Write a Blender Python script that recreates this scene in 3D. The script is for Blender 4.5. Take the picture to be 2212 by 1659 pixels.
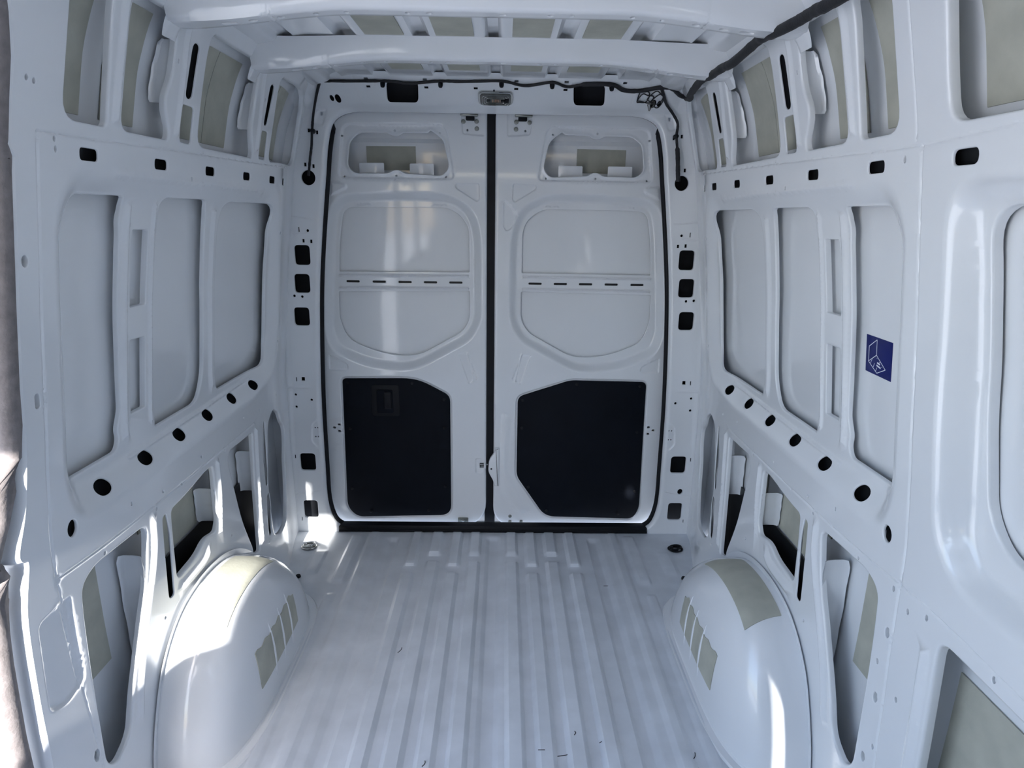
import bpy, bmesh, math, random
import numpy as np
from mathutils import Vector, Matrix
from mathutils.geometry import delaunay_2d_cdt

random.seed(7)
for o in list(bpy.data.objects):
    bpy.data.objects.remove(o)
scene = bpy.context.scene
col = scene.collection

# ------------------------------------------------------------------ camera
# metres: x to the picture's right, y towards the rear doors, z up, load floor at z = 0
def camera_axes(pitch, yaw, roll):
    Rz = Matrix.Rotation(yaw, 3, 'Z'); Rx = Matrix.Rotation(pitch, 3, 'X')
    r, f, u = Rz @ Rx @ Vector((1, 0, 0)), Rz @ Rx @ Vector((0, 1, 0)), Rz @ Rx @ Vector((0, 0, 1))
    c, s = math.cos(roll), math.sin(roll)
    return c * r + s * u, -s * r + c * u, f
cr, cu, cf = camera_axes(math.radians(-15.58), math.radians(-0.91), math.radians(0.84))
cam = bpy.data.cameras.new('camera')
cam.sensor_width = 36.0
cam.lens = 1334.0 / 2212.0 * 36.0
cam.clip_start = 0.02
cam_ob = bpy.data.objects.new('camera', cam)
M = Matrix((cr, cu, -cf)).transposed().to_4x4()
M.translation = Vector((0.038, 0.0, 1.56))
cam_ob.matrix_world = M
col.objects.link(cam_ob)
scene.camera = cam_ob

# ------------------------------------------------------------------ sky, sun, exposure
SUN_TRAVEL = Vector((-0.030, 1.0, -0.50)).normalized()
world = bpy.data.worlds.new('world'); scene.world = world
world.use_nodes = True
wn = world.node_tree.nodes; wl = world.node_tree.links
sky = wn.new('ShaderNodeTexSky'); sky.sky_type = 'NISHITA'
sky.sun_disc = False
sky.sun_elevation = math.radians(50); sky.sun_rotation = math.radians(180)
sky.air_density = 1.0; sky.dust_density = 2.0; sky.ozone_density = 0.6
wl.new(sky.outputs[0], wn['Background'].inputs[0])
wn['Background'].inputs[1].default_value = 0.58
sun = bpy.data.lights.new('sun', 'SUN'); sun.energy = 13.0; sun.angle = math.radians(0.7); sun.color = (1.0, .97, .92)
sun_ob = bpy.data.objects.new('sun', sun); col.objects.link(sun_ob)
sun_ob.rotation_euler = SUN_TRAVEL.to_track_quat('-Z', 'Y').to_euler()
def portal(name, loc, size, normal):
    l = bpy.data.lights.new(name, 'AREA'); l.shape = 'RECTANGLE'; l.size, l.size_y = size
    l.cycles.is_portal = True
    ob = bpy.data.objects.new(name, l); col.objects.link(ob); ob.location = loc
    ob.rotation_euler = Vector(normal).to_track_quat('-Z', 'Z').to_euler()
portal('windscreen_portal', (-.75, -1.02, 1.44), (.20, 1.30), (0, .72, -.69))
portal('side_door_portal', (-1.03, 0.50, 0.93), (1.25, 1.90), (1, 0, 0))
portal('cab_window_portal', (0.99, -0.80, 1.40), (0.9, 0.7), (-1, 0, 0))
portal('cab_window_portal', (-0.99, -0.80, 1.40), (0.9, 0.7), (1, 0, 0))
vs = scene.view_settings
vs.view_transform = 'Standard'; vs.look = 'None'; vs.gamma = 1.0; vs.use_curve_mapping = False
vs.exposure = 0.48
scene.cycles.use_denoising = True
scene.cycles.max_bounces = 9; scene.cycles.diffuse_bounces = 7; scene.cycles.glossy_bounces = 4
scene.cycles.use_adaptive_sampling = True; scene.cycles.adaptive_threshold = 0.03
scene.cycles.sample_clamp_indirect = 6.0

# ------------------------------------------------------------------ materials
def material(name, color, rough=.4, metallic=0.0, coat=0.0, spec=.5, var=0.0, scale=20, bump=0.0, bump_scale=200, alpha=None, transmission=0.0):
    m = bpy.data.materials.new(name); m.use_nodes = True
    n, l = m.node_tree.nodes, m.node_tree.links
    b = n['Principled BSDF']
    b.inputs['Base Color'].default_value = (*color, 1)
    b.inputs['Roughness'].default_value = rough
    b.inputs['Metallic'].default_value = metallic
    b.inputs['Coat Weight'].default_value = coat
    b.inputs['Coat Roughness'].default_value = .06
    b.inputs['Specular IOR Level'].default_value = spec
    b.inputs['Transmission Weight'].default_value = transmission
    tc = n.new('ShaderNodeTexCoord')
    if var > 0:
        t = n.new('ShaderNodeTexNoise'); t.inputs['Scale'].default_value = scale; t.inputs['Detail'].default_value = 6
        l.new(tc.outputs['Object'], t.inputs['Vector'])
        r = n.new('ShaderNodeValToRGB')
        r.color_ramp.elements[0].position = .3; r.color_ramp.elements[1].position = .75
        r.color_ramp.elements[0].color = (*[c * (1 - var) for c in color], 1)
        r.color_ramp.elements[1].color = (*[min(1, c * (1 + var * .5)) for c in color], 1)
        l.new(t.outputs['Fac'], r.inputs[0]); l.new(r.outputs[0], b.inputs['Base Color'])
    if bump > 0:
        t2 = n.new('ShaderNodeTexNoise'); t2.inputs['Scale'].default_value = bump_scale; t2.inputs['Detail'].default_value = 3
        l.new(tc.outputs['Object'], t2.inputs['Vector'])
        bp = n.new('ShaderNodeBump'); bp.inputs['Strength'].default_value = bump; bp.inputs['Distance'].default_value = .002
        l.new(t2.outputs['Fac'], bp.inputs['Height']); l.new(bp.outputs[0], b.inputs['Normal'])
    return m
PAINT = material('white_body_paint', (.815, .835, .86), .30, coat=.85, var=.03, scale=3, bump=.03, bump_scale=90)
FLOORP = material('scuffed_floor_paint', (.68, .715, .765), .40, coat=.30, var=.12, scale=9, bump=.06, bump_scale=120)
PAD = material('beige_damping_pad', (.47, .47, .40), .75, var=.14, scale=14, bump=.35, bump_scale=60)
BLACK = material('black_hardboard', (.004, .006, .011), .7, spec=.15, var=.2, scale=8, bump=.15, bump_scale=300)
RUBBER = material('black_rubber', (.006, .007, .010), .55, spec=.25)
TAPE = material('black_cloth_tape', (.012, .012, .015), .6, bump=.4, bump_scale=250)
WIRE = material('thin_grey_wire', (.12, .11, .09), .5)
CHROME = material('chrome', (.6, .6, .58), .12, metallic=1.0)
BOLT = material('grey_bolt_steel', (.30, .31, .29), .38, metallic=.8)
LENS = material('smoked_lamp_lens', (.10, .105, .10), .12, coat=.8, var=.3, scale=30)
BULB = material('amber_filament', (.55, .32, .20), .3, var=.2)
SEALG = material('pinkish_grey_seal', (.24, .215, .215), .8, var=.25, scale=45, bump=.5, bump_scale=140)
BLUE = material('blue_sticker', (.003, .010, .13), .45, var=.15, scale=12)
WHITEINK = material('white_ink', (.75, .78, .85), .5)
CABTRIM = material('dark_cab_trim', (.05, .05, .055), .6, var=.1, scale=10)
BLOCKERFOIL = material('silver_foil', (.55, .56, .58), .45, metallic=.6, bump=.3, bump_scale=40)
CAVITYSHADE = material('black_cavity_shade', (.006, .007, .009), .5, var=.2)  # near-black colour stands in for shade inside hollow sections
GROUNDM = material('pale_concrete', (.62, .63, .63), .9, var=.2, scale=2, bump=.3, bump_scale=20)

# ------------------------------------------------------------------ helpers
def obj(name, me, mats=None, parent=None):
    o = bpy.data.objects.new(name, me); col.objects.link(o)
    if mats is not None and not me.materials:
        me.materials.append(mats)
    if parent is not None:
        o.parent = parent
    return o
def tag(o, label=None, cat=None, group=None, kind=None):
    if label: o['label'] = label
    if cat: o['category'] = cat
    if group: o['group'] = group
    if kind: o['kind'] = kind
    return o
def empty(name, loc=(0, 0, 0)):
    o = bpy.data.objects.new(name, None); col.objects.link(o); o.location = loc
    o.empty_display_size = .05
    return o
def mesh(name, v, f, smooth=True):
    me = bpy.data.meshes.new(name)
    me.from_pydata([tuple(map(float, p)) for p in v], [], [tuple(map(int, q)) for q in f])
    me.validate(); me.update()
    if smooth:
        me.polygons.foreach_set('use_smooth', [True] * len(me.polygons))
        me.set_sharp_from_angle(angle=math.radians(42))
    return me
def box(name, c, s, mat, parent=None, bevel=.0):
    bm = bmesh.new(); bmesh.ops.create_cube(bm, size=1)
    for v in bm.verts:
        v.co = Vector((v.co.x * s[0], v.co.y * s[1], v.co.z * s[2])) + Vector(c)
    if bevel > 0:
        bmesh.ops.bevel(bm, geom=bm.edges[:], offset=bevel, segments=2, profile=.6, affect='EDGES')
    me = bpy.data.meshes.new(name); bm.to_mesh(me); bm.free()
    return obj(name, me, mat, parent)

def P(*a): return [tuple(p) for p in a]
def area(p):
    p = np.asarray(p); x, y = p[:, 0], p[:, 1]
    return .5 * np.sum(x * np.roll(y, -1) - np.roll(x, -1) * y)
def ccw(p): return list(p) if area(p) > 0 else list(p)[::-1]
def rounded(pts, r, n=5):
    """polygon with its corners rounded (r: one radius or one per corner)"""
    pts = [np.array(p, float) for p in pts]; out = []; N = len(pts)
    rr = r if isinstance(r, (list, tuple)) else [r] * N
    for i in range(N):
        a, b, c = pts[i - 1], pts[i], pts[(i + 1) % N]
        la, lc = np.linalg.norm(a - b), np.linalg.norm(c - b)
        t = min(rr[i], .48 * la, .48 * lc)
        if t < 1e-5: out.append(tuple(b)); continue
        p0, p2 = b + (a - b) / la * t, b + (c - b) / lc * t
        for k in range(n + 1):
            s = k / n
            out.append(tuple((1 - s) ** 2 * p0 + 2 * s * (1 - s) * b + s * s * p2))
    return out
def rect(cx, cy, w, h, r=0.0, n=4):
    p = [(cx - w / 2, cy - h / 2), (cx + w / 2, cy - h / 2), (cx + w / 2, cy + h / 2), (cx - w / 2, cy + h / 2)]
    return rounded(p, r, n) if r else p
def ellipse(cx, cy, a, b, ang=0, n=20):
    c, s = math.cos(ang), math.sin(ang)
    return [(cx + a * math.cos(t) * c - b * math.sin(t) * s, cy + a * math.cos(t) * s + b * math.sin(t) * c)
            for t in [2 * math.pi * i / n for i in range(n)]]
def resample(p, step, closed=True):
    p = [np.array(q, float) for q in p]; out = []
    N = len(p)
    for i in range(N if closed else N - 1):
        a, b = p[i], p[(i + 1) % N]
        d = np.linalg.norm(b - a)
        if d < 1e-6: continue
        k = max(1, int(math.ceil(d / step)))
        for j in range(k): out.append(a + (b - a) * j / k)
    if not closed: out.append(p[-1])
    return np.array(out)
def smooth_line(p, n=8):
    """Catmull-Rom through the points"""
    p = [np.array(q, float) for q in p]; out = []
    for i in range(len(p) - 1):
        a, b, c, d = p[max(i - 1, 0)], p[i], p[i + 1], p[min(i + 2, len(p) - 1)]
        for k in range(n):
            t = k / n
            out.append(.5 * ((2 * b) + (-a + c) * t + (2 * a - 5 * b + 4 * c - d) * t * t + (-a + 3 * b - 3 * c + d) * t ** 3))
    out.append(p[-1])
    return np.array(out)
def inside(q, poly):
    poly = np.asarray(poly, float); x, y = q[:, 0], q[:, 1]
    r = np.zeros(len(q), bool)
    x0, y0 = poly[:, 0], poly[:, 1]; x1, y1 = np.roll(x0, -1), np.roll(y0, -1)
    for i in range(len(poly)):
        if y0[i] == y1[i]: continue
        c = (y0[i] > y) != (y1[i] > y)
        r ^= c & (x < (x1[i] - x0[i]) * (y - y0[i]) / (y1[i] - y0[i]) + x0[i])
    return r
def dist(q, line, closed=True):
    line = np.asarray(line, float)
    a = line if closed else line[:-1]
    b = np.roll(line, -1, 0) if closed else line[1:]
    best = np.full(len(q), 1e9)
    for i in range(len(a)):
        d = b[i] - a[i]; L = d @ d
        if L < 1e-12: continue
        t = np.clip(((q - a[i]) @ d) / L, 0, 1)
        e = q - a[i] - t[:, None] * d
        best = np.minimum(best, e[:, 0] ** 2 + e[:, 1] ** 2)
    return np.sqrt(best)
def sstep(x):
    x = np.clip(x, 0, 1); return x * x * (3 - 2 * x)
class Pocket:
    """pressed-in (or raised) field: amount d(q) inside poly, walls w wide"""
    def __init__(self, poly, d, w): self.poly, self.d, self.w = poly, d, w
    def h(self, q):
        s = sstep(np.where(inside(q, self.poly), dist(q, self.poly), 0) / self.w)
        return s * (self.d(q) if callable(self.d) else self.d)
    def pts(self):
        p = resample(ccw(self.poly), .02); n = normals(p)
        return [p + n * k for k in (-.012, -.004, 0, self.w * .15, self.w * .3, self.w * .5, self.w * .7, self.w * .85, self.w, self.w + .004, self.w + .012)]
class Bead:
    """pressed line (groove > 0, raised < 0)"""
    def __init__(self, line, d, w, closed=False): self.line, self.d, self.w, self.closed = np.asarray(line, float), d, w, closed
    def h(self, q): return self.d * sstep(1 - dist(q, self.line, self.closed) / self.w)
    def pts(self):
        p = resample(self.line, max(.012, self.w), self.closed); n = normals(p, self.closed)
        return [p + n * (self.w * k) for k in (-1.02, -.6, -.25, 0, .25, .6, 1.02)] + [p + n * k for k in (-self.w - .010, -self.w - .003, self.w + .003, self.w + .010)]
def normals(p, closed=True):
    p = np.asarray(p, float)
    if closed: t = np.roll(p, -1, 0) - np.roll(p, 1, 0)
    else: t = np.gradient(p, axis=0)
    t /= np.maximum(np.linalg.norm(t, axis=1), 1e-9)[:, None]
    return np.stack([-t[:, 1], t[:, 0]], 1)      # inward for a ccw loop

def sheet(name, outer, holes, fmap, back, mat, parent=None, reliefs=(), grid=.05, rim=.004, depth=.012, outer_rim=None, step=.016):
    """pressed sheet metal: outline with holes in (u, v), pressed fields, rolled hole edges.
       fmap(q, h) -> xyz with h the relief along `back`"""
    outer = resample(ccw(outer), step * 1.5)
    if outer_rim: outer = outer + normals(outer) * outer_rim[0]
    hs = []
    for hp in holes:
        rm, dp = rim, depth
        if isinstance(hp, dict): rm, dp, hp = hp.get('rim', rim), hp.get('depth', depth), hp['p']
        hb_ = resample(ccw(hp), step)
        hs.append((hb_ - normals(hb_) * rm, rm, dp))
    bnd = [outer] + [h[0] for h in hs]
    free = []
    for r in reliefs: free += [np.asarray(k) for k in r.pts()]
    lo, hi = outer.min(0), outer.max(0)
    gx, gy = np.meshgrid(np.arange(lo[0] + grid / 2, hi[0], grid), np.arange(lo[1] + grid / 2, hi[1], grid))
    g = np.stack([gx.ravel(), gy.ravel()], 1)
    for hpts, rm, dp in hs:                      # support loop around every hole
        free.append(hpts - normals(hpts) * .004)
        if len(hpts) > 6 and rm > .0015: free.append(hpts - normals(hpts) * .012)
    feat = np.concatenate(free) if free else np.zeros((0, 2))
    def clean(q, gap):
        k = inside(q, outer)
        for b in bnd:
            m = k.copy()
            bb0, bb1 = b.min(0) - gap, b.max(0) + gap
            m &= (q[:, 0] > bb0[0]) & (q[:, 0] < bb1[0]) & (q[:, 1] > bb0[1]) & (q[:, 1] < bb1[1])
            if not m.any(): continue
            sub = q[m]; bad = dist(sub, b) < gap
            if b is not outer: bad |= inside(sub, b)
            idx = np.where(m)[0]; k[idx[bad]] = False
        return q[k]
    feat = clean(feat, .0035)
    if len(feat):
        key = np.round(feat / .0022).astype(int)
        _, ix = np.unique(key, axis=0, return_index=True); feat = feat[np.sort(ix)]
    g = clean(g, grid * .35)
    if len(feat) and len(g):                     # thin the grid near pressed features
        cell = set(map(tuple, np.floor(feat / (grid * .5)).astype(int)))
        g = g[[tuple(c) not in cell for c in np.floor(g / (grid * .5)).astype(int)]]
    vs_, es = [], []
    for b in bnd:
        s = len(vs_); n = len(b)
        vs_ += [tuple(p) for p in b]; es += [(s + i, s + (i + 1) % n) for i in range(n)]
    vs_ += [tuple(p) for p in feat] + [tuple(p) for p in g]
    v2, _, f2, _, _, _ = delaunay_2d_cdt([Vector(p) for p in vs_], es, [], 0, 1e-6)
    q = np.array([(p.x, p.y) for p in v2])
    F = np.array([f for f in f2 if len(f) == 3])
    cen = q[F].mean(1)
    keep = inside(cen, outer)
    for b in bnd[1:]:
        m = keep & (cen[:, 0] > b[:, 0].min()) & (cen[:, 0] < b[:, 0].max()) & (cen[:, 1] > b[:, 1].min()) & (cen[:, 1] < b[:, 1].max())
        idx = np.where(m)[0]
        if len(idx): keep[idx[inside(cen[idx], b)]] = False
    F = F[keep]
    def H(q):
        h = np.zeros(len(q))
        for r in reliefs: h = h + r.h(q)
        return h
    V = [fmap(q, H(q))]; faces = [tuple(f) for f in F]; base = len(q)
    loops = [(b, rm, dp, 1) for b, rm, dp in hs]
    if outer_rim: loops.append((outer, outer_rim[0], outer_rim[1], -1))
    for b, rm, dp, sg in loops:
        nn = normals(b); hb = H(b); n = len(b)
        rings = [(0, 0), (rm * .30, rm * .06), (rm * .72, rm * .30), (rm, rm), (rm, max(dp, rm * 1.2))]
        if sg < 0: rings = [(-a, d) for a, d in rings]
        for k, (a, d) in enumerate(rings):
            V.append(fmap(b + nn * a, hb + d))
        for k in range(len(rings) - 1):
            for i in range(n):
                j = (i + 1) % n
                faces.append((base + k * n + i, base + k * n + j, base + (k + 1) * n + j, base + (k + 1) * n + i))
        base += n * len(rings)
    me = mesh(name, np.concatenate(V), faces)
    bm = bmesh.new(); bm.from_mesh(me)
    bmesh.ops.remove_doubles(bm, verts=bm.verts, dist=2e-5)
    bmesh.ops.recalc_face_normals(bm, faces=bm.faces)
    bm.to_mesh(me); bm.free()
    me.polygons.foreach_set('use_smooth', [True] * len(me.polygons))
    me.set_sharp_from_angle(angle=math.radians(50))
    return obj(name, me, mat, parent)

def prism(name, poly, fmap, t, mat, parent=None, bevel=.002):
    """plate of thickness t standing proud of h = 0 towards h = -t, edges eased"""
    p = np.array(ccw(poly)); n = len(p); nn = normals(p)
    rings = [(0, 0.0), (0, -(t - bevel)), (bevel * .3, -(t - bevel * .3)), (bevel, -t)]
    V = [fmap(p + nn * a, np.full(n, h)) for a, h in rings]
    F = []
    for k in range(len(rings) - 1):
        for i in range(n):
            j = (i + 1) % n; F.append((k * n + i, k * n + j, (k + 1) * n + j, (k + 1) * n + i))
    F.append(tuple(range((len(rings) - 1) * n, len(rings) * n)))
    F.append(tuple(range(n))[::-1])
    me = mesh(name, np.concatenate(V), F)
    bm = bmesh.new(); bm.from_mesh(me); bmesh.ops.recalc_face_normals(bm, faces=bm.faces); bm.to_mesh(me); bm.free()
    me.set_sharp_from_angle(angle=math.radians(35))
    return obj(name, me, mat, parent)
def tube(name, line, r, mat, parent=None, n=10, closed=False, wob=0.0):
    line = np.asarray(line, float); N = len(line)
    if closed: t = np.roll(line, -1, 0) - np.roll(line, 1, 0)
    else: t = np.gradient(line, axis=0)
    t /= np.maximum(np.linalg.norm(t, axis=1), 1e-9)[:, None]
    up = np.array([.13, .21, .97]); V = []; F = []
    for i in range(N):
        a = np.cross(t[i], up); a /= np.linalg.norm(a) + 1e-9
        if i and a @ pa < 0: a = -a
        pa = a
        b = np.cross(t[i], a)
        rr = (r[i] if hasattr(r, '__len__') else r) * (1 + wob * (random.random() - .5))
        V += [line[i] + rr * (a * math.cos(2 * math.pi * k / n) + b * math.sin(2 * math.pi * k / n)) for k in range(n)]
    for i in range(N if closed else N - 1):
        i2 = (i + 1) % N
        for k in range(n):
            k2 = (k + 1) % n; F.append((i * n + k, i * n + k2, i2 * n + k2, i2 * n + k))
    if not closed: F += [tuple(range(n))[::-1], tuple(range((N - 1) * n, N * n))]
    me = mesh(name, V, F)
    bm = bmesh.new(); bm.from_mesh(me); bmesh.ops.recalc_face_normals(bm, faces=bm.faces); bm.to_mesh(me); bm.free()
    return obj(name, me, mat, parent)
def disc(name, c, axis, r, h, mat, parent=None, n=18):
    """domed button head: centre c, looking along axis"""
    ax = Vector(axis).normalized(); a = ax.orthogonal().normalized(); b = ax.cross(a)
    V, F = [], []
    for rr, hh in ((1, 0), (1, .55), (.82, .9), (.45, 1.0)):
        for k in range(n):
            t = 2 * math.pi * k / n
            V.append(Vector(c) + ax * (h * hh) + (a * math.cos(t) + b * math.sin(t)) * r * rr)
    for k in range(3):
        for i in range(n):
            j = (i + 1) % n; F.append((k * n + i, k * n + j, (k + 1) * n + j, (k + 1) * n + i))
    F.append(tuple(range(3 * n, 4 * n)))
    return obj(name, mesh(name, V, F), mat, parent)

# ------------------------------------------------------------------ body section (wall distance from the centre line by height)
def table(zs, xs, blur=.035):
    z = np.linspace(-.3, 2.4, 541); x = np.interp(z, zs, xs)
    k = np.exp(-.5 * (np.arange(-30, 31) * .005 / blur) ** 2); k /= k.sum()
    xp = np.pad(x, 30, mode='edge'); x = np.convolve(xp, k, 'valid')
    return lambda q: np.interp(q, z, x)
main_x = table([-.1, 0, .5, .87, 1.1, 1.36, 1.66, 1.72, 1.97, 2.03, 2.1], [.912, .915, .917, .909, .88, .852, .81, .802, .735, .70, .62], .025)
rec_x = table([.8, 1.0, 1.31, 1.50, 1.6], [.945, .945, .908, .875, .85], .03)
skin_x = table([-.1, 0, .5, .85, .97, 1.31, 1.5, 1.6, 1.72, 1.8, 1.87, 1.96, 2.05, 2.15], [.99, .995, 1.0, .995, .974, .938, .905, .886, .864, .845, .828, .79, .735, .66], .02)
def skin_flare(y, z): return .9 * flare(y) * (1 - .75 * sstep((z - .93) / .06) * sstep((1.66 - z) / .06))
def flare(y): return .062 * sstep((y - 2.42) / .38)
def wall_map(side):
    def f(q, h):
        return np.stack([side * (main_x(q[:, 1]) + flare(q[:, 0]) + h), q[:, 0], q[:, 1]], 1)
    return f
def rec_depth(q): return np.maximum(rec_x(q[:, 1]) - main_x(q[:, 1]), .012) - flare(q[:, 0])

# ---- outlines in (y, z), metres ----
O1 = rounded(P((1.270, 1.985), (1.388, 1.985), (1.410, 1.720), (1.276, 1.720)), [.02, .02, .016, .04])
O2 = rounded(P((1.452, 1.99), (1.612, 1.99), (1.640, 1.94), (1.640, 1.86), (1.622, 1.82), (1.626, 1.79), (1.658, 1.745), (1.656, 1.720), (1.461, 1.720), (1.457, 1.82)), [.02, .015, .02, .03, .02, .02, .03, .015, .03, .05])
SA = rounded(P((1.717, 1.955), (1.752, 1.957), (1.748, 1.828), (1.713, 1.826)), .018)
RA = rounded(P((1.704, 1.811), (1.764, 1.811), (1.769, 1.721), (1.710, 1.721)), .010)
O3 = rounded(P((1.800, 1.995), (2.125, 1.995), (2.142, 1.963), (2.150, 1.80), (2.187, 1.740), (2.184, 1.720), (1.808, 1.720), (1.798, 1.85)), [.02, .015, .02, .03, .03, .015, .04, .05])
SB = rounded(P((2.244, 1.957), (2.284, 1.957), (2.270, 1.830), (2.240, 1.828)), .018)
RB = rounded(P((2.235, 1.811), (2.288, 1.812), (2.299, 1.722), (2.240, 1.722)), .009)
O4 = rounded(P((2.318, 1.990), (2.60, 2.000), (2.71, 1.992), (2.765, 1.955), (2.780, 1.752), (2.742, 1.734), (2.335, 1.720), (2.328, 1.85)), [.02, .03, .03, .03, .02, .02, .03, .05])
O0 = rounded(P((.55, 1.96), (1.122, 1.96), (1.132, 1.80), (1.132, 1.718), (.55, 1.718)), [.02, .02, .03, .045, .03])
SLOTS = [1.350, 1.625, 1.890, 2.152, 2.384, 2.545]
REC = rounded(P((2.45, 1.635), (1.65, 1.640), (1.305, 1.642), (1.238, 1.55), (1.235, 1.30), (1.222, .98), (1.262, .872), (1.35, .856), (2.24, .852), (2.48, .900), (2.60, 1.02), (2.595, 1.47)), [.08, .02, .08, .10, .05, .06, .06, .05, .05, .08, .09, .09], 8)
W1 = rounded(P((1.513, 1.583), (1.318, 1.583), (1.300, 1.45), (1.292, .960), (1.485, .957), (1.502, .985), (1.497, 1.010), (1.514, 1.05), (1.517, 1.50), (1.510, 1.53), (1.519, 1.56)), [.015, .03, .05, .006, .02, .015, .02, .02, .02, .02, .015])
W2 = rounded(P((1.940, 1.582), (1.686, 1.582), (1.680, 1.48), (1.668, .958), (1.915, .956), (1.964, 1.03), (1.966, 1.25), (1.950, 1.50)), [.05, .02, .05, .008, .04, .05, .05, .05])
W3 = rounded(P((2.465, 1.576), (2.060, 1.578), (2.040, 1.50), (2.052, .955), (2.440, .950), (2.495, 1.02), (2.485, 1.45)), [.07, .05, .06, .02, .05, .05, .05])
R1 = rounded(P((1.643, 1.503), (1.572, 1.504), (1.570, 1.313), (1.640, 1.312)), .004, 2)
R2 = rounded(P((1.636, 1.226), (1.567, 1.228), (1.560, 1.032), (1.628, 1.031)), .004, 2)
L1 = rounded(P((2.45, .760), (2.560, .705), (2.610, .65), (2.705, .59), (2.70, .50), (2.655, .45), (2.615, .33), (2.52, .212), (2.40, .208), (2.346, .240), (2.340, .465), (2.384, .720)), [.04, .03, .03, .04, .03, .04, .05, .04, .03, .02, .05, .04])
SC = rounded(P((2.340, .742), (2.350, .735), (2.345, .52), (2.333, .470), (2.315, .475), (2.310, .62)), .01)
SD = rounded(P((2.338, .435), (2.312, .430), (2.294, .30), (2.298, .255), (2.320, .256), (2.341, .380)), .01)
L2 = rounded(P((2.226, .736), (2.022, .742), (2.008, .705), (2.078, .435), (2.135, .30), (2.138, .27), (2.195, .250), (2.213, .484)), [.015, .03, .03, .05, .02, .01, .015, .05])
L3 = rounded(P((1.898, .742), (1.84, .742), (1.70, .722), (1.629, .718), (1.622, .62), (1.618, .500), (1.74, .505), (1.80, .530), (1.878, .512), (1.895, .55)), [.025, .02, .03, .015, .03, .02, .04, .04, .03, .03])
SE = rounded(P((1.600, .722), (1.580, .718), (1.574, .65), (1.562, .468), (1.590, .465), (1.608, .66)), [.008, .01, .03, .014, .014, .03])
L4 = rounded(P((1.508, .738), (1.290, .748), (1.240, .725), (1.232, .64), (1.222, .40), (1.216, .250), (1.245, .215), (1.310, .240), (1.345, .333), (1.474, .588)), [.035, .03, .04, .05, .05, .03, .03, .04, .05, .05])
L5 = rounded(P((1.036, .752), (.50, .745), (.50, .25), (1.0, .20), (1.022, .44)), [.035, .03, .03, .03, .05])
FWIN = rounded(P((1.078, 1.584), (.30, 1.584), (.30, .96), (.975, .972), (1.032, 1.03), (1.058, 1.21)), [.075, .08, .06, .06, .06, .05], 8)
FWOUT = rounded(P((1.136, 1.630), (.24, 1.630), (.22, .868), (1.030, .868), (1.100, .95), (1.122, 1.22)), [.085, .08, .06, .07, .07, .05], 8)
OVALS = [1.388, 1.574, 1.756, 1.940, 2.128, 2.305]

def small(y, z, a=.005, b=None): return dict(p=ellipse(y, z, a, b or a, n=10), rim=.0012, depth=.006)
def sq(y, z, a=.007, b=.010): return dict(p=rect(y, z, a, b), rim=.0008, depth=.006)

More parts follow.
